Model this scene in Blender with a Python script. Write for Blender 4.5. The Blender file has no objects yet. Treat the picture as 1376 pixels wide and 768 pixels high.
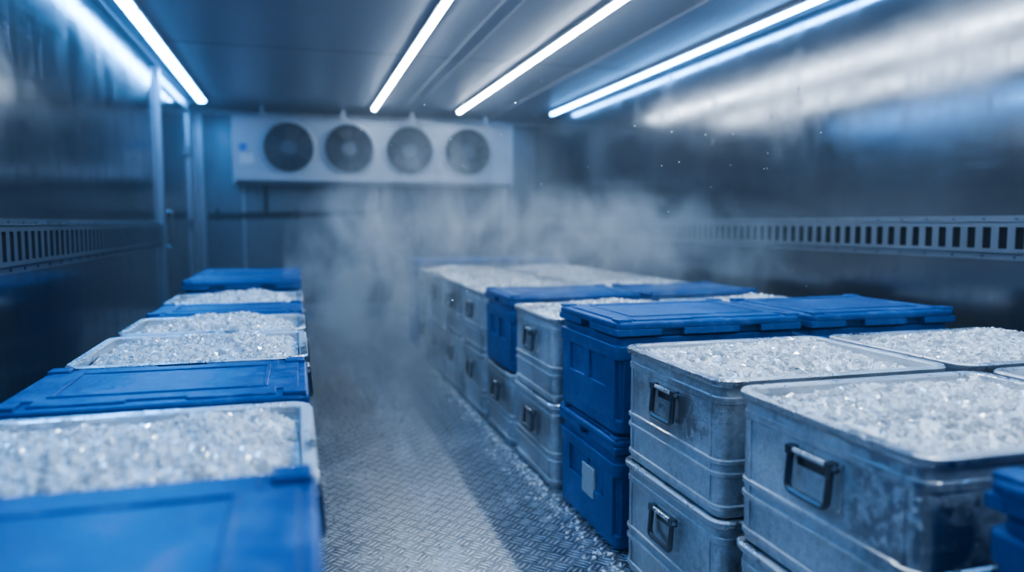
import bpy, math, random
from mathutils import Vector, Matrix
random.seed(7)
scene=bpy.context.scene
COL=scene.collection

# ---------------------------------------------------------------- materials
def new_mat(name):
    m=bpy.data.materials.new(name); m.use_nodes=True
    nt=m.node_tree; nt.nodes.clear()
    out=nt.nodes.new('ShaderNodeOutputMaterial')
    b=nt.nodes.new('ShaderNodeBsdfPrincipled')
    nt.links.new(b.outputs[0],out.inputs[0])
    return m,nt,b,out
class N:
    def __init__(s,nt): s.nt=nt
    def node(s,t,**k):
        n=s.nt.nodes.new(t)
        for a,v in k.items(): setattr(n,a,v)
        return n
    def link(s,a,b): s.nt.links.new(a,b)
    def val(s,inp,v):
        if isinstance(v,bpy.types.NodeSocket): s.nt.links.new(v,inp)
        else: inp.default_value=v
    def math(s,op,a,b=0.0,c=0.0,clamp=False):
        n=s.node('ShaderNodeMath',operation=op); n.use_clamp=clamp
        s.val(n.inputs[0],a); s.val(n.inputs[1],b)
        return n.outputs[0]
    def coord(s,kind='Object',scale=(1,1,1),rot=(0,0,0)):
        t=s.node('ShaderNodeTexCoord'); m=s.node('ShaderNodeMapping')
        m.inputs['Scale'].default_value=scale; m.inputs['Rotation'].default_value=rot
        s.link(t.outputs[kind],m.inputs[0]); return m.outputs[0]
    def world(s,scale=(1,1,1),rot=(0,0,0)):
        t=s.node('ShaderNodeNewGeometry'); m=s.node('ShaderNodeMapping')
        m.inputs['Scale'].default_value=scale; m.inputs['Rotation'].default_value=rot
        s.link(t.outputs['Position'],m.inputs[0]); return m.outputs[0]
    def noise(s,vec,scale,detail=4,rough=.55):
        n=s.node('ShaderNodeTexNoise'); n.inputs['Scale'].default_value=scale
        n.inputs['Detail'].default_value=detail; n.inputs['Roughness'].default_value=rough
        s.link(vec,n.inputs['Vector']); return n.outputs['Fac']
    def rng(s,v,a,b,c,d):
        n=s.node('ShaderNodeMapRange'); s.val(n.inputs[0],v)
        for i,x in enumerate((a,b,c,d)): n.inputs[i+1].default_value=x
        return n.outputs[0]
    def mixc(s,f,a,b):
        n=s.node('ShaderNodeMix',data_type='RGBA'); s.val(n.inputs[0],f)
        s.val(n.inputs[6],a); s.val(n.inputs[7],b); return n.outputs[2]
    def bump(s,h,strength,dist=.01,normal=None):
        n=s.node('ShaderNodeBump'); n.inputs['Strength'].default_value=strength
        n.inputs['Distance'].default_value=dist; s.val(n.inputs['Height'],h)
        if normal is not None: s.link(normal,n.inputs['Normal'])
        return n.outputs[0]

def steel(name,col,rough,brush=(2,2,90),met=1.0,frost=0.0,bumps=.05,var=.03,cv=.1,fscale=42,grime=0.0,wave=.08):
    m,nt,b,o=new_mat(name); q=N(nt)
    P=q.world(); PB=q.world(brush)
    big=q.noise(P,1.1,3,.5); fine=q.noise(PB,1.0,3,.6); mid=q.noise(P,3,4,.6)
    c=q.mixc(q.rng(big,.3,.7,0,1),tuple(x*(1-cv) for x in col)+(1,),tuple(min(1,x*(1+cv)) for x in col)+(1,))
    r=q.math('ADD',q.rng(mid,.3,.7,rough-var,rough+var),q.rng(fine,.3,.7,-.02,.02))
    h=fine; metv=met
    if grime>0:
        # vertical drip stains, smudges and thin scratches
        drip=q.noise(q.world((7,7,.7)),1.0,5,.65); sm=q.noise(P,6.5,6,.7)
        g=q.math('MULTIPLY',q.rng(drip,.42,.72,0,1),q.rng(sm,.42,.62,.2,1))
        c=q.mixc(q.math('MULTIPLY',g,grime),c,(.10,.105,.115,1))
        r=q.math('ADD',r,q.math('MULTIPLY',g,.16))
        sc=q.noise(q.world((3,26,9),rot=(.5,0,0)),1.0,1,.4); d=q.math('ABSOLUTE',q.math('SUBTRACT',sc,.5))
        sl=q.math('MULTIPLY',q.rng(d,0,.004,1,0),q.rng(sm,.5,.6,0,1))
        c=q.mixc(q.math('MULTIPLY',sl,.5),c,(.05,.055,.065,1))
    if frost>0:
        f1=q.noise(P,fscale,8,.8); f2=q.noise(P,2.6,3,.5)
        fm=q.rng(q.math('ADD',f1,q.math('MULTIPLY',f2,1.0)),.92,1.20,.03,frost)
        c=q.mixc(fm,c,(.82,.88,.94,1)); r=q.math('ADD',r,q.math('MULTIPLY',fm,.35))
        metv=q.math('SUBTRACT',met,q.math('MULTIPLY',fm,.95))
        grain=q.noise(P,200,3,.7)
        h=q.math('ADD',q.math('MULTIPLY',fine,.3),q.math('MULTIPLY',fm,q.math('ADD',grain,.4)))
        q.link(q.bump(h,.8,.004),b.inputs['Normal'])
    else:
        nb=q.bump(big,wave,.02)
        q.link(q.bump(fine,bumps,.002,nb),b.inputs['Normal'])
    q.link(c,b.inputs['Base Color']); q.val(b.inputs['Roughness'],r); q.val(b.inputs['Metallic'],metv)
    return m
M={}
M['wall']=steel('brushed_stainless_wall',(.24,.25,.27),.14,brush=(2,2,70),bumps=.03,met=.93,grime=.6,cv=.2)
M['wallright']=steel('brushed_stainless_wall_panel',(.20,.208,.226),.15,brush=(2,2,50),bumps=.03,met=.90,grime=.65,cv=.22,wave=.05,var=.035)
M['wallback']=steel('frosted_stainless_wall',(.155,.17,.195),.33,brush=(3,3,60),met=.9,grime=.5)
M['trim']=steel('trim_steel',(.38,.42,.48),.35)
M['rail']=steel('galvanised_rail',(.30,.325,.36),.33,brush=(60,3,3))
M['crate']=steel('brushed_aluminium',(.53,.53,.54),.28,brush=(4,4,60),frost=.55,grime=.35,cv=.08)
M['rim']=steel('aluminium_rim',(.62,.63,.65),.25,brush=(4,4,60),frost=.35)
M['handle']=steel('handle_metal',(.20,.21,.23),.30,brush=(20,20,20))
M['housing']=steel('light_housing',(.34,.38,.44),.4)

def plain(name,col,rough=.5,met=0,noise=.15,nscale=20,bump=0.1,rv=.06):
    m,nt,b,o=new_mat(name); q=N(nt); P=q.coord()
    n=q.noise(P,nscale,5,.6)
    c=q.mixc(q.rng(n,.3,.7,0,1),tuple(x*(1-noise) for x in col)+(1,),tuple(min(1,x*(1+noise)) for x in col)+(1,))
    q.link(c,b.inputs['Base Color']); q.val(b.inputs['Roughness'],q.rng(n,.3,.7,max(.03,rough-rv),rough+rv))
    b.inputs['Metallic'].default_value=met
    if bump: q.link(q.bump(n,bump,.003),b.inputs['Normal'])
    return m
M['ceil']=plain('ceiling_panel',(.31,.335,.39),.31,.15,.06,2.0,.0,.02)
M['black']=plain('black_plastic',(.006,.008,.010),.5)
M['grille']=plain('fan_guard_wire',(.07,.085,.11),.4,.6)
M['cooler']=plain('grey_coated_metal',(.29,.33,.39),.4,.1,.05,8,.02)
M['label']=plain('paper_label',(.45,.47,.48),.6,0,.12,60,.05)
M['labelblue']=plain('blue_label',(.03,.12,.4),.5)
M['pipe']=plain('dark_pipe',(.02,.024,.03),.45,.3)
M['snow']=plain('fine_snow',(.98,.99,1.0),.7,0,.01,60,.4)

def blue_mat():
    m,nt,b,o=new_mat('frosted_blue_plastic'); q=N(nt); P=q.world()
    n=q.noise(P,5,5,.6); f=q.noise(P,22,7,.75); g=q.noise(P,130,3,.6)
    c=q.mixc(q.rng(n,.3,.7,0,1),(.007,.074,.235,1),(.012,.106,.33,1))
    fm=q.rng(q.math('ADD',f,q.math('MULTIPLY',n,.5)),.76,1.0,0,.26)
    c=q.mixc(fm,c,(.38,.52,.68,1))
    q.link(c,b.inputs['Base Color']); q.val(b.inputs['Roughness'],q.rng(f,.3,.7,.24,.50))
    b.inputs['Specular IOR Level'].default_value=.42
    q.link(q.bump(q.math('ADD',g,q.math('MULTIPLY',f,1.5)),.45,.002),b.inputs['Normal'])
    return m
M['blue']=blue_mat()
def ice_mat(name,col,trans,rough,tl):
    m,nt,b,o=new_mat(name); q=N(nt); n=q.noise(q.world(),70,3,.6)
    c=q.mixc(q.rng(n,.3,.7,0,1),tuple(x*.98 for x in col)+(1,),col+(1,))
    q.link(c,b.inputs['Base Color'])
    b.inputs['Roughness'].default_value=rough; b.inputs['IOR'].default_value=1.31
    b.inputs['Transmission Weight'].default_value=trans
    b.inputs['Specular IOR Level'].default_value=.9
    b.inputs['Coat Weight'].default_value=.8; b.inputs['Coat Roughness'].default_value=.03
    tr=q.node('ShaderNodeBsdfTranslucent'); tr.inputs[0].default_value=(.98,.99,1,1)
    mx=q.node('ShaderNodeMixShader'); mx.inputs[0].default_value=tl
    q.link(b.outputs[0],mx.inputs[1]); q.link(tr.outputs[0],mx.inputs[2]); q.link(mx.outputs[0],o.inputs[0])
    return m
M['ice']=ice_mat('clear_ice',(.99,.995,1.0),.65,.03,.12)
M['icew']=ice_mat('white_ice',(.99,.995,1.0),.0,.10,.12)
def emis(name,col,s):
    m=bpy.data.materials.new(name); m.use_nodes=True; nt=m.node_tree; nt.nodes.clear()
    o=nt.nodes.new('ShaderNodeOutputMaterial'); e=nt.nodes.new('ShaderNodeEmission')
    e.inputs[0].default_value=col+(1,); e.inputs[1].default_value=s
    nt.links.new(e.outputs[0],o.inputs[0]); return m
M['led']=emis('cool_white_led',(.75,.87,1.0),46)
M['ledblue']=emis('blue_white_led',(.15,.46,1.0),34)

def floor_mat():
    m,nt,b,o=new_mat('tread_plate_floor'); q=N(nt)
    t=q.world(rot=(0,0,math.radians(45)))
    sep=q.node('ShaderNodeSeparateXYZ'); q.link(t,sep.inputs[0])
    S=1/0.058
    x=q.math('MULTIPLY',sep.outputs[0],S); y=q.math('MULTIPLY',sep.outputs[1],S)
    par=q.math('MODULO',q.math('ABSOLUTE',q.math('ADD',q.math('FLOOR',x),q.math('FLOOR',y))),2.0)
    fx=q.math('SUBTRACT',q.math('FRACT',x),.5); fy=q.math('SUBTRACT',q.math('FRACT',y),.5)
    def mix(a,bb):
        n=q.node('ShaderNodeMix',data_type='FLOAT'); q.val(n.inputs[0],par); q.val(n.inputs[2],a); q.val(n.inputs[3],bb); return n.outputs[0]
    al=mix(fx,fy); ac=mix(fy,fx)
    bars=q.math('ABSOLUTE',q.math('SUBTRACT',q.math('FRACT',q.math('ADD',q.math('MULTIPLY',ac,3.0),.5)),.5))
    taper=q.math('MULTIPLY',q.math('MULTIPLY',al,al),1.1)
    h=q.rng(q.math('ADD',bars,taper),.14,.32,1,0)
    P=q.world(); n1=q.noise(P,2.2,5,.6); n2=q.noise(P,40,5,.7); n3=q.noise(P,9,6,.7)
    fm=q.rng(q.math('ADD',n3,q.math('MULTIPLY',n1,.6)),.78,1.02,.08,.55)
    c=q.mixc(q.rng(n2,.3,.7,0,1),(.20,.215,.24,1),(.32,.345,.375,1))
    c=q.mixc(fm,c,(.58,.64,.70,1))
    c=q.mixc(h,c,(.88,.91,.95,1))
    q.link(c,b.inputs['Base Color'])
    q.val(b.inputs['Metallic'],q.math('SUBTRACT',.9,q.math('MULTIPLY',fm,.8)))
    q.val(b.inputs['Roughness'],q.rng(n2,.3,.7,.22,.38))
    hh=q.math('ADD',h,q.math('MULTIPLY',n2,.25))
    q.link(q.bump(hh,1.0,.006),b.inputs['Normal'])
    return m
M['floor']=floor_mat()

# ---------------------------------------------------------------- mesh builder
class MB:
    def __init__(s): s.v=[];s.f=[];s.m=[];s.mats=[]
    def mi(s,k):
        if k not in s.mats: s.mats.append(k)
        return s.mats.index(k)
    def add(s,vs,fs,k):
        o=len(s.v); s.v+=[tuple(v) for v in vs]; i=s.mi(k)
        for f in fs: s.f.append(tuple(o+j for j in f)); s.m.append(i)
    def box(s,x0,x1,y0,y1,z0,z1,k):
        vs=[(x0,y0,z0),(x1,y0,z0),(x1,y1,z0),(x0,y1,z0),(x0,y0,z1),(x1,y0,z1),(x1,y1,z1),(x0,y1,z1)]
        s.add(vs,[(0,3,2,1),(4,5,6,7),(0,1,5,4),(1,2,6,5),(2,3,7,6),(3,0,4,7)],k)
    def prism(s,pts,z0,z1,k):
        n=len(pts); vs=[(x,y,z0) for x,y in pts]+[(x,y,z1) for x,y in pts]
        fs=[tuple(range(n-1,-1,-1)),tuple(range(n,2*n))]+[(i,(i+1)%n,n+(i+1)%n,n+i) for i in range(n)]
        s.add(vs,fs,k)
    def loft(s,loops,k,cap0=True,cap1=True):
        n=len(loops[0]); vs=[p for l in loops for p in l]; fs=[]
        for a in range(len(loops)-1):
            for i in range(n):
                j=(i+1)%n; fs.append((a*n+i,a*n+j,(a+1)*n+j,(a+1)*n+i))
        if cap0: fs.append(tuple(range(n-1,-1,-1)))
        if cap1: fs.append(tuple((len(loops)-1)*n+i for i in range(n)))
        s.add(vs,fs,k)
    def tube(s,path,r,k,seg=8,closed=False):
        P=[Vector(p) for p in path]; n=len(P); loops=[]
        up=None
        for i,p in enumerate(P):
            if closed: t=(P[(i+1)%n]-P[i-1]).normalized()
            else: t=(P[min(i+1,n-1)]-P[max(i-1,0)]).normalized()
            if up is None: up=t.orthogonal().normalized()
            else: up=(up-t*up.dot(t)).normalized()
            w=t.cross(up)
            loops.append([tuple(p+(up*math.cos(a)+w*math.sin(a))*r) for a in [2*math.pi*j/seg for j in range(seg)]])
        if closed: loops.append(loops[0]); s.loft(loops,k,False,False)
        else: s.loft(loops,k)
    def disc_cyl(s,c,axis,r,h,k,seg=24):
        c=Vector(c); ax=Vector(axis).normalized(); s.tube([c,c+ax*h],r,k,seg)
    def mesh(s,name,smooth=None):
        me=bpy.data.meshes.new(name); me.from_pydata(s.v,[],s.f)
        for k in s.mats: me.materials.append(M[k])
        me.polygons.foreach_set('material_index',s.m)
        if smooth is not None:
            me.polygons.foreach_set('use_smooth',[True]*len(s.f))
            me.set_sharp_from_angle(angle=math.radians(smooth))
        me.update(); return me
def obj(name,me,loc=(0,0,0),parent=None,rot=None,bevel=0):
    o=bpy.data.objects.new(name,me); o.location=loc
    if rot: o.rotation_euler=rot
    COL.objects.link(o)
    if parent: o.parent=parent
    if bevel:
        b=o.modifiers.new('Bevel','BEVEL'); b.width=bevel; b.segments=2; b.limit_method='ANGLE'; b.angle_limit=math.radians(40)
    return o
def rrect(w,d,r,z,n=6):
    out=[]; hw,hd=w/2,d/2
    for cx,cy,a0 in((hw-r,hd-r,0),(-hw+r,hd-r,90),(-hw+r,-hd+r,180),(hw-r,-hd+r,270)):
        for i in range(n+1):
            a=math.radians(a0+90*i/n); out.append((cx+r*math.cos(a),cy+r*math.sin(a),z))
    return out

# ---------------------------------------------------------------- room
XL,XR,YB,YF,ZC=-1.10,3.07,9.55,-1.6,2.52
def slab(name,a,b_,k,extra=None):
    m=MB(); m.box(a[0],b_[0],a[1],b_[1],a[2],b_[2],k)
    if extra: extra(m)
    return obj(name,m.mesh(name))
slab('floor',(XL-.1,YF-.1,-.1),(XR+.1,YB+.1,0),'floor')
def ceil_extra(m):
    for x in (1.22,1.34,0.0,2.38): m.box(x-.012,x+.012,YF,YB,ZC-.008,ZC+.01,'ceil')
    for y in (1.2,3.6,6.0): m.box(XL,XR,y-.002,y+.002,ZC-.002,ZC+.01,'black')
slab('ceiling',(XL-.1,YF-.1,ZC),(XR+.1,YB+.1,ZC+.1),'ceil',ceil_extra)
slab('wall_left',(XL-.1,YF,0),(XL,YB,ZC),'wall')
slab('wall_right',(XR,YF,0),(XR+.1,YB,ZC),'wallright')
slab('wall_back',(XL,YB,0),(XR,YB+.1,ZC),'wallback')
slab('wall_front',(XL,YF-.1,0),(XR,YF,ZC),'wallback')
def trim(name,boxes,k='trim',bev=.003):
    m=MB()
    for b in boxes: m.box(*b,k)
    return obj(name,m.mesh(name),bevel=bev)
trim('trim_1',[(XL,XL+.03,YF,YB,ZC-.03,ZC)]); trim('trim_2',[(XR-.03,XR,YF,YB,ZC-.03,ZC)])
trim('trim_3',[(XL+.03,XR-.03,YB-.03,YB,ZC-.04,ZC)])
trim('baseboard_left',[(XL,XL+.015,YF,YB,0,.2)]); trim('baseboard_right',[(XR-.015,XR,YF,YB,0,.2)])
trim('baseboard_back',[(XL+.015,XR-.015,YB-.015,YB,0,.2)])
trim('trim_4',[(2.62,2.66,YB-.02,YB,.2,ZC-.04)]); trim('trim_5',[(.98,1.0,YB-.008,YB,.2,1.6)])
trim('trim_6',[(-.62,-.60,YB-.008,YB,.2,ZC-.04)])
trim('trim_7',[(XL,XL+.06,YB-.06,YB,.2,ZC-.04)])
m=MB()
m.box(XL,XL+.035,6.80,6.90,0.2,ZC-.03,'trim'); m.box(XL,XL+.035,8.55,8.65,.2,ZC-.03,'trim')
m.box(XL,XL+.035,6.90,8.55,2.36,2.44,'trim'); m.box(XL,XL+.012,6.93,8.52,.22,2.34,'wall')
for z in(.5,1.2,1.95): m.box(XL+.012,XL+.05,8.44,8.54,z-.05,z+.05,'handle')
m.tube([(XL+.012,7.05,1.0),(XL+.06,7.05,1.0),(XL+.06,7.05,1.3),(XL+.012,7.05,1.3)],.011,'handle')
obj('door_1',m.mesh('door_1'),bevel=.003)

# slotted cargo rails
def cargo_rail(side,y0,y1,z0,z1):
    m=MB(); sx=1 if side=='L' else -1; x=XL if side=='L' else XR
    def bx(a,b,ya,yb,za,zb,k):
        xa,xb=x+sx*a,x+sx*b
        m.box(min(xa,xb),max(xa,xb),ya,yb,za,zb,k)
    fl=.028
    bx(0,.004,y0,y1,z0,z0+fl,'rail'); bx(0,.004,y0,y1,z1-fl,z1,'rail')
    bx(0,.026,y0,y1,z0+fl,z0+fl+.004,'rail'); bx(0,.026,y0,y1,z1-fl-.004,z1-fl,'rail')
    a,b=z0+fl,z1-fl; hs=.024
    bx(.022,.026,y0,y1,a,a+hs,'rail'); bx(.022,.026,y0,y1,b-hs,b,'rail')
    bx(0,.002,y0,y1,a,b,'black')
    p=.082; y=y0+.01
    while y<y1-.05:
        bx(.022,.0262,y,y+.040,a+hs,b-hs,'rail')
        c=(x+sx*.004,y+.017,z1-fl/2)
        if int((y-y0)/p+.5)%2==0:
            m.disc_cyl(c,(sx,0,0),.007,.004,'handle',8)
            m.disc_cyl((c[0],c[1],z0+fl/2),(sx,0,0),.007,.004,'handle',8)
        y+=p
    return obj('slotted_cargo_rail',m.mesh('rail'))
cargo_rail('R',-1.4,8.9,1.035,1.235)
cargo_rail('L',-1.4,6.75,1.00,1.22)

# ---------------------------------------------------------------- LED strips
def strip(x,w,segs,k):
    m=MB()
    m.box(x-w/2-.012,x+w/2+.012,segs[0][0]-.02,segs[-1][1]+.02,ZC-.03,ZC-.002,'housing')
    for a,b in segs:
        pts=[(-w/2,0),(-w/2*.8,-.012),(-w/2*.35,-.018),(w/2*.35,-.018),(w/2*.8,-.012),(w/2,0)]
        m.loft([[(x+p,a,ZC-.03+q) for p,q in pts],[(x+p,b,ZC-.03+q) for p,q in pts]],k)
    return obj('led_light_strip',m.mesh('led'))
strip(.87,.042,[(-1.2,3.6),(3.62,8.65)],'led')
strip(1.84,.042,[(-1.2,3.6),(3.62,8.6)],'led')
strip(2.93,.05,[(-1.2,3.2),(3.22,8.45)],'ledblue')
strip(-.94,.085,[(-1.2,2.4),(2.45,5.05),(5.12,8.6)],'ledblue')

# ---------------------------------------------------------------- evaporator cooler
def cooler():
    e=bpy.data.objects.new('evaporator_cooler',None); COL.objects.link(e); e.location=(.95,8.9,1.65)
    L,H,D=3.22,.73,.55
    m=MB(); hl=L/2
    prof=[(0,.10),(0,.70),(.03,.73),(D,.73),(D,.06),(.30,.0),(.05,.04)]
    m.loft([[(-hl,y,z) for y,z in prof],[(hl,y,z) for y,z in prof]],'cooler')
    m.box(-hl-.015,-hl+.02,-.012,D,.0,.74,'cooler'); m.box(hl-.02,hl+.015,-.012,D,.0,.74,'cooler')
    m.box(-hl,hl,-.03,-.0,.03,.12,'cooler')
    m.box(-hl,hl,-.02,-.0,.70,.735,'cooler')
    obj('casing',m.mesh('casing'),parent=e,bevel=.006)
    xs=[-.07-.95,.60-.95,1.30-.95,2.0-.95]
    for i,x in enumerate(xs):
        f=MB(); z=.405; R=.28
        f.disc_cyl((x,-.004,z),(0,-1,0),R+.012,.003,'black',40)
        ring=[]
        for rr,yy in((R+.03,-.004),(R+.025,-.03),(R,-.035),(R-.01,-.012)):
            ring.append([(x+rr*math.cos(a),yy,z+rr*math.sin(a)) for a in [2*math.pi*j/40 for j in range(40)]])
        f.loft(ring,'cooler',False,False)
        for b in range(5):
            a0=2*math.pi*b/5+i*.4; vs=[]
            for rr,da,wd in((.07,0,.35),(.15,.12,.42),(.25,.22,.40)):
                for sgn,yy in((-1,-.012),(1,-.026)):
                    a=a0+da+sgn*wd; vs.append((x+rr*math.cos(a),yy,z+rr*math.sin(a)))
            f.add(vs,[(0,1,3,2),(2,3,5,4)],'pipe')
        f.disc_cyl((x,-.006,z),(0,-1,0),.085,.04,'grille',20)
        for rr in [.10,.13,.16,.19,.22,.25,.272]:
            f.tube([(x+rr*math.cos(a),-.05,z+rr*math.sin(a)) for a in [2*math.pi*j/32 for j in range(32)]],.0032,'grille',5,True)
        for j in range(12):
            a=2*math.pi*j/12
            f.tube([(x+.085*math.cos(a),-.048,z+.085*math.sin(a)),(x+.27*math.cos(a),-.048,z+.27*math.sin(a)),(x+.29*math.cos(a),-.03,z+.29*math.sin(a))],.0035,'grille',5)
        obj('fan_%d'%(i+1),f.mesh('fan',40),parent=e)
    g=MB(); g.box(-1.55,-1.47,-.006,0,.36,.44,'labelblue'); g.box(-1.55,-1.40,-.006,0,.22,.33,'label')
    obj('label',g.mesh('label'),parent=e)
    h=MB()
    for x in(-1.3,-.4,.4,1.3): h.box(x-.02,x+.02,.1,.14,.73,.87-.002,'housing')
    obj('hanger_brackets',h.mesh('hangers'),parent=e)
cooler()
m=MB()
py=YB-.06
m.tube([(-1.0,py,1.29),(.92,py,1.33),(1.0,py,1.36),(1.02,py,1.44),(1.02,py,1.66)],.032,'pipe',10)
m.tube([(-.35,py,1.29),(-.35,py,1.68)],.022,'pipe',8)
for x in(-.9,0,.8): m.box(x-.02,x+.02,YB-.05,YB-.001,1.25,1.37,'pipe')
obj('drain_pipe',m.mesh('drain_pipe',40))

# ---------------------------------------------------------------- aluminium crate
_cache={}
def crate_mesh(w,d,h):
    key=('c',w,d,h)
    if key in _cache: return _cache[key]
    m=MB(); r=.042
    def L(z,o): return rrect(w-.03+2*o,d-.03+2*o,max(.012,r+o),z)
    prof=[(0,-.012),(.004,-.004),(.020,-.002),(.024,.004),(.036,.004),(.040,-.001),
          (.115,.0),(.119,.006),(.129,.006),(.133,.0),(.150,.0),(.154,.006),(.164,.006),(.168,.0),
          (h-.075,.0),(h-.071,.003),(h-.055,.003),(h-.051,.0),(h-.026,.0)]
    m.loft([L(z,o) for z,o in prof],'crate',True,False)
    rim=[(h-.026,.0),(h-.024,.010),(h-.018,.014),(h-.006,.015),(h,.010),(h+.0,.002),(h-.002,-.010),(h-.006,-.013),(h-.02,-.011)]
    m.loft([L(z,o) for z,o in rim],'rim',False,False)
    inn=[(h-.02,-.011),(h-.10,-.013),(h-.30,-.02)]
    m.loft([L(z,o) for z,o in inn],'crate',False,True)
    for sx in(-1,1):
        for sy in(-1,1):
            xx=sx*(w/2-.015); yy=sy*(d/2-.065)
            m.box(min(xx,xx+sx*.0025),max(xx,xx+sx*.0025),yy-.006,yy+.006,.045,h-.05,'crate')
    for sx in(-1,1):
        X=sx*(w/2-.015); z=h-.095
        def bx(a,b,y0,y1,z0,z1,k='handle'):
            m.box(min(X+sx*a,X+sx*b),max(X+sx*a,X+sx*b),y0,y1,z0,z1,k)
        bx(0,.004,-.088,.088,z-.100,z+.012,'crate')
        bx(.004,.0045,-.056,.056,z-.030,z-.010,'handle')
        for sy in(-1,1):
            bx(.002,.024,sy*.066-.011,sy*.066+.011,z-.008,z+.012)
        xo=X+sx*.016
        pts=[(xo,-.066,z+.002)]
        for cx,cy,a0 in((-.050,-.072,180),(.050,-.072,270)):
            for i in range(5):
                a=math.radians(a0+90*i/4); pts.append((xo+sx*.006,cx+.016*math.cos(a),z+cy+.016*math.sin(a)))
        pts.append((xo,.066,z+.002))
        m.tube(pts,.0085,'handle',8)
        m.tube([(xo,-.078,z+.003),(xo,.078,z+.003)],.0075,'rim',8)
        for yy in(-.08,.08):
            for zz in(z-.09,z+.004): m.disc_cyl((X+sx*.004,yy,zz),(sx,0,0),.004,.003,'rim',8)
    me=m.mesh('crate_body',32); _cache[key]=me; return me
def ice_mesh(w,d,seed,count=3100):
    rnd=random.Random(seed); m=MB()
    def hgt(x,y):
        ex=min(w/2-abs(x),d/2-abs(y)); k=min(1,max(0,ex/.18)); k=k*k*(3-2*k)
        return -.034+.048*k+.011*math.sin(x*11+seed*2)*math.cos(y*9+seed)+.006*math.sin(x*31+y*23+seed)
    nx,ny=36,30; vs=[]
    for j in range(ny+1):
        for i in range(nx+1):
            x=-w/2+w*i/nx; y=-d/2+d*j/ny; vs.append((x,y,hgt(x,y)-.001+rnd.uniform(-.003,.003)))
    fs=[(j*(nx+1)+i,j*(nx+1)+i+1,(j+1)*(nx+1)+i+1,(j+1)*(nx+1)+i) for j in range(ny) for i in range(nx)]
    m.add(vs,fs,'snow')
    for c in range(count):
        s=rnd.choice([.004,.005,.006,.007,.009,.011])
        x=rnd.uniform(-w/2+s,w/2-s); y=rnd.uniform(-d/2+s,d/2-s); z=hgt(x,y)+rnd.uniform(-.001,.006)
        R=Matrix.Rotation(rnd.uniform(0,6.28),3,'Z')@Matrix.Rotation(rnd.uniform(0,6.28),3,'X')@Matrix.Rotation(rnd.uniform(0,6.28),3,'Y')
        dm=(rnd.uniform(.8,1.4),rnd.uniform(.6,1.1),rnd.uniform(.4,.9)); vv=[]
        for sz in(-1,1):
            for sx,sy in((-1,-1),(1,-1),(1,1),(-1,1)):
                p=Vector((sx*dm[0]*rnd.uniform(.6,1),sy*dm[1]*rnd.uniform(.6,1),sz*dm[2]*rnd.uniform(.6,1)))*s
                p=R@p; vv.append((p.x+x,p.y+y,p.z+z))
        m.add(vv,[(0,3,2,1),(4,5,6,7),(0,1,5,4),(1,2,6,5),(2,3,7,6),(3,0,4,7)],'ice' if rnd.random()<.45 else 'icew')
    return m.mesh('ice_fill')
IW,ID=.70,.56
ICE=[ice_mesh(IW,ID,s) for s in range(3)]
cnt=[0]
def crate(x0,x1,y0,y1,z,h,ice=True,jit=.0):
    w,d=round(x1-x0,3),round(y1-y0,3)
    e=bpy.data.objects.new('aluminum_ice_crate' if ice else 'aluminum_crate',None); COL.objects.link(e)
    e.location=((x0+x1)/2,(y0+y1)/2,z)
    e.rotation_euler=(0,0,jit)
    obj('body',crate_mesh(w,d,h),parent=e)
    if ice:
        o=obj('crushed_ice',ICE[cnt[0]%3],parent=e,loc=(0,0,h-.004)); cnt[0]+=1
        o.scale=((w-.062)/IW,(d-.062)/ID,1)
        if cnt[0]%2: o.rotation_euler=(0,0,math.pi)
    return e

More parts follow.
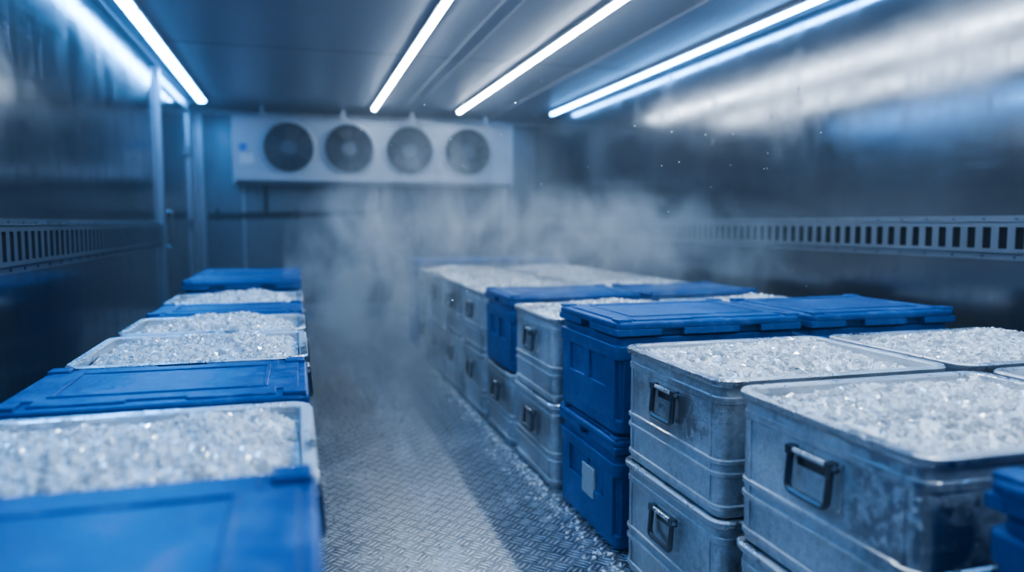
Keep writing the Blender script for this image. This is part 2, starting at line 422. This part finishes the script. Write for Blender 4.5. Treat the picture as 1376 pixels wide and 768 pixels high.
# ---------------------------------------------------------------- blue insulated box
def blue_mesh(w,d,h,label):
    key=('b',w,d,h,label)
    if key in _cache: return _cache[key]
    m=MB(); lidh=.062; bt=h-lidh-.006
    def L(z,o,r=.028): return rrect(w-.03+2*o,d-.03+2*o,r,z,4)
    m.loft([L(0,-.018),L(.008,-.010),L(.03,-.009),L(bt-.002,-.006),L(bt,-.012)],'blue')
    hw,hd=(w-.03)/2,(d-.03)/2
    m.loft([L(bt-.085,-.006),L(bt-.080,.006),L(bt-.030,.008),L(bt-.026,-.006)],'blue',False,False)
    m.loft([L(.012,-.010),L(.016,.000),L(.060,.002),L(.066,-.009)],'blue',False,False)
    for sx in(-1,1):
        X=sx*hw
        for yc,wd in((-hd+.065,.085),(hd-.065,.085),(0,.05)):
            m.box(min(X-sx*.02,X+sx*.003),max(X-sx*.02,X+sx*.003),yc-wd/2,yc+wd/2,.05,bt-.06,'blue')
        m.box(min(X-sx*.02,X+sx*.0028),max(X-sx*.02,X+sx*.0028),-hd+.06,hd-.06,.05,.17,'blue')
    for sy in(-1,1):
        Y=sy*hd
        for xc,wd in((-hw+.065,.085),(hw-.065,.085),(-.10,.05),(.10,.05)):
            m.box(xc-wd/2,xc+wd/2,min(Y-sy*.02,Y+sy*.003),max(Y-sy*.02,Y+sy*.003),.05,bt-.06,'blue')
    z0=h-lidh
    n=.045
    def skirt(x0,x1,y0,y1): m.box(x0,x1,y0,y1,z0,z0+.026,'blue')
    W,D=w/2-.006,d/2-.006
    for a,b in((-W,-W*.42-n),(-W*.42+n,W*.42-n),(W*.42+n,W)):
        skirt(a,b,-D,-D+.04); skirt(a,b,D-.04,D)
    for a,b in((-D+.04,-n),(n,D-.04)):
        skirt(-W,-W+.04,a,b); skirt(W-.04,W,a,b)
    m.loft([L(z0-.004,-.02),L(z0+.024,-.02)],'blue')
    m.loft([L(z0+.024,.007,.03),L(z0+.030,.010,.03),L(z0+.046,.010,.03),L(z0+.052,.004,.026)],'blue')
    t=z0+.052; c=.055; e_=.03; X,Y=w/2-e_,d/2-e_
    pts=[(-X+c,-Y),(-c*1.2,-Y),(-c*1.2,-Y+.02),(c*1.2,-Y+.02),(c*1.2,-Y),(X-c,-Y),(X-c,-Y+c),(X,-Y+c),(X,Y-c),(X-c,Y-c),(X-c,Y),(c*1.2,Y),(c*1.2,Y-.02),(-c*1.2,Y-.02),(-c*1.2,Y),(-X+c,Y),(-X+c,Y-c),(-X,Y-c),(-X,-Y+c),(-X+c,-Y+c)]
    m.prism(pts,t-.004,t+.006,'blue')
    for sx in(-1,1):
        for sy in(-1,1):
            a,b=sx*(w/2-.012),sx*(w/2-.012-.055); p,q_=sy*(d/2-.012),sy*(d/2-.012-.055)
            m.box(min(a,b),max(a,b),min(p,q_),max(p,q_),t-.004,h,'blue')
    rx,ry=X-.075,Y-.075
    for b in((-rx,rx,-ry,-ry+.012),(-rx,rx,ry-.012,ry),(-rx,-rx+.012,-ry+.012,ry-.012),(rx-.012,rx,-ry+.012,ry-.012)):
        m.box(b[0],b[1],b[2],b[3],t+.004,h,'blue')
    if label:
        m.box(-hw-.006,-hw+.012,-.09,.03,.13,.25,'label')
    me=m.mesh('cooler_box',35); _cache[key]=me; return me
def bluebox(x0,x1,y0,y1,z,h,label=False,jit=0):
    w,d=round(x1-x0,3),round(y1-y0,3)
    o=obj('blue_insulated_box',blue_mesh(w,d,h,label),loc=((x0+x1)/2,(y0+y1)/2,z),bevel=.004)
    o.rotation_euler=(0,0,jit); return o

# ---------------------------------------------------------------- right-hand stacks
A=.392; B=.430
X0=1.070; X1=1.850; X2=1.890; X3=2.67
def stack(kinds,x0,x1,y0,y1,lab=False):
    z=0
    for i,kd in enumerate(kinds):
        top=i==len(kinds)-1; j=random.uniform(-.006,.006)
        if kd=='a': crate(x0,x1,y0,y1,z,A,ice=top,jit=j); z+=A
        elif kd=='b': bluebox(x0,x1 if x1<2 else x1-.07,y0,y1,z,B,label=(lab and i==0),jit=j); z+=B
        elif kd=='s': bluebox(x0,x1,y0,y1,z,.40,jit=j); z+=.40
rows=[('ss',.30,.935),('aa',1.03,1.655),('aa',1.715,2.345),('bb',2.40,3.01),('aa',3.08,3.71),('ab',3.76,4.34),
      ('aa',4.41,5.02),('aa',5.07,5.68),('aa',5.73,6.34),('aa',6.39,6.93),('bb',6.99,7.6)]
for i,(k,a,b) in enumerate(rows):
    stack(k,X0+random.uniform(-.006,.006),X1,a,b,lab=(i==3))
    stack(k,X2,X3+random.uniform(-.01,.01),a,b)
# ---------------------------------------------------------------- left-hand stacks
LX0,LX1=-.675,.025
for i,(k,a,b) in enumerate([('2',.50,1.148),('aa',1.195,1.80),('t',1.85,2.36),('aa',2.41,3.02),('aa',3.07,3.58),('t',3.63,4.12),('aa',4.17,4.76),('bb',4.81,5.38),('bb',5.45,6.05)]):
    x0=LX0+random.uniform(-.008,.008)
    if k=='2':
        bluebox(x0,LX1,a,b,0,.42); bluebox(x0,LX1,a,b,.42,.42)
    elif k=='t':
        bluebox(x0,LX1,a,b,0,.397); bluebox(x0,LX1,a,b,.397,.397)
    else: stack(k,x0,LX1,a,b)

# ---------------------------------------------------------------- spilled ice on the floor
m=MB(); rnd=random.Random(3)
for c in range(520):
    x=1.07-abs(rnd.gauss(0,.045)); y=rnd.uniform(1.2,6)
    s=rnd.uniform(.002,.007); vv=[]
    R=Matrix.Rotation(rnd.uniform(0,6.28),3,'Z')
    for sz in(0,1):
        for sx,sy in((-1,-1),(1,-1),(1,1),(-1,1)):
            p=R@Vector((sx*s*rnd.uniform(.6,1.3),sy*s*rnd.uniform(.6,1),0)); vv.append((x+p.x,y+p.y,.0005+sz*s*rnd.uniform(.6,1.3)))
    m.add(vv,[(0,3,2,1),(4,5,6,7),(0,1,5,4),(1,2,6,5),(2,3,7,6),(3,0,4,7)],'icew')
obj('spilled_ice',m.mesh('spilled_ice'))

# ---------------------------------------------------------------- cold mist volume (one body of vapour)
def mist(name,lo,hi,blobs,dens,thr=.44,scale=3.0):
    m=bpy.data.materials.new(name); m.use_nodes=True; nt=m.node_tree; nt.nodes.clear(); q=N(nt)
    o=q.node('ShaderNodeOutputMaterial'); v=q.node('ShaderNodeVolumeScatter')
    v.inputs['Color'].default_value=(.88,.94,1,1); v.inputs['Anisotropy'].default_value=.1
    g=q.node('ShaderNodeNewGeometry'); tot=None
    for c,r,k in blobs:
        mp=q.node('ShaderNodeMapping'); mp.vector_type='POINT'
        mp.inputs['Scale'].default_value=tuple(1/x for x in r); mp.inputs['Location'].default_value=tuple(-a/b for a,b in zip(c,r))
        q.link(g.outputs['Position'],mp.inputs[0])
        ln=q.node('ShaderNodeVectorMath',operation='LENGTH'); q.link(mp.outputs[0],ln.inputs[0])
        f=q.rng(ln.outputs['Value'],.0,1.0,k,0)
        tot=f if tot is None else q.math('ADD',tot,f)
    n=q.node('ShaderNodeTexNoise'); n.inputs['Scale'].default_value=scale
    n.inputs['Detail'].default_value=4; n.inputs['Roughness'].default_value=.62; n.inputs['Distortion'].default_value=1.0
    mp=q.node('ShaderNodeMapping'); mp.inputs['Scale'].default_value=(1.2,.45,.7); q.link(g.outputs['Position'],mp.inputs[0]); q.link(mp.outputs[0],n.inputs['Vector'])
    k=q.rng(n.outputs['Fac'],thr,thr+.24,0,1)
    q.link(q.math('MULTIPLY',q.math('MULTIPLY',k,tot),dens),v.inputs['Density'])
    q.link(v.outputs[0],o.inputs['Volume'])
    try: m.cycles.volume_step_rate=.6
    except Exception as ex: print(ex)
    M[name]=m; b=MB(); b.box(lo[0],hi[0],lo[1],hi[1],lo[2],hi[2],name)
    return obj(name,b.mesh(name))
mist('cold_mist',(-.1,3.2,.02),(3.0,8.8,2.2),
     [((.5,6.2,.5),(.8,3.2,1.1),1.2),((1.9,4.8,1.0),(1.4,2.2,.50),1.5),((1.1,5.8,1.2),(1.1,1.9,.85),.65)],1.8)

# floating frost specks
m=MB(); rnd=random.Random(11)
for c in range(70):
    x,y,z=rnd.uniform(.2,2.0),rnd.uniform(2.2,3.15),rnd.uniform(.95,1.75); s=rnd.uniform(.0015,.0035)
    vs=[(x+s,y,z),(x-s,y,z),(x,y+s,z),(x,y-s,z),(x,y,z+s),(x,y,z-s)]
    m.add(vs,[(0,2,4),(2,1,4),(1,3,4),(3,0,4),(2,0,5),(1,2,5),(3,1,5),(0,3,5)],'icew')
obj('drifting_frost',m.mesh('drifting_frost'))

# ---------------------------------------------------------------- world (thin homogeneous haze), camera
w=bpy.data.worlds.new('World'); scene.world=w; w.use_nodes=True
wn=w.node_tree
wn.nodes['Background'].inputs[0].default_value=(.2,.4,.8,1); wn.nodes['Background'].inputs[1].default_value=.05
vs_=wn.nodes.new('ShaderNodeVolumeScatter'); vs_.inputs['Color'].default_value=(.78,.89,1,1); vs_.inputs['Density'].default_value=.017
wo=[n for n in wn.nodes if n.type=='OUTPUT_WORLD'][0]; wn.links.new(vs_.outputs[0],wo.inputs['Volume'])
cd=bpy.data.cameras.new('camera'); cam=bpy.data.objects.new('camera',cd); COL.objects.link(cam)
F=1000.0; cd.sensor_width=36; cd.lens=36*F/1376
yaw=math.atan(288/F); pitch=math.atan(84/F)
cam.location=(0,0,1.2); cam.rotation_euler=(math.pi/2-pitch,0,-yaw)
cd.clip_start=.02
cd.dof.use_dof=True; cd.dof.focus_distance=2.3; cd.dof.aperture_fstop=1.1
scene.camera=cam
scene.view_settings.view_transform='AgX'
try: scene.view_settings.look='AgX - High Contrast'
except Exception as e: print(e)
scene.view_settings.exposure=.10
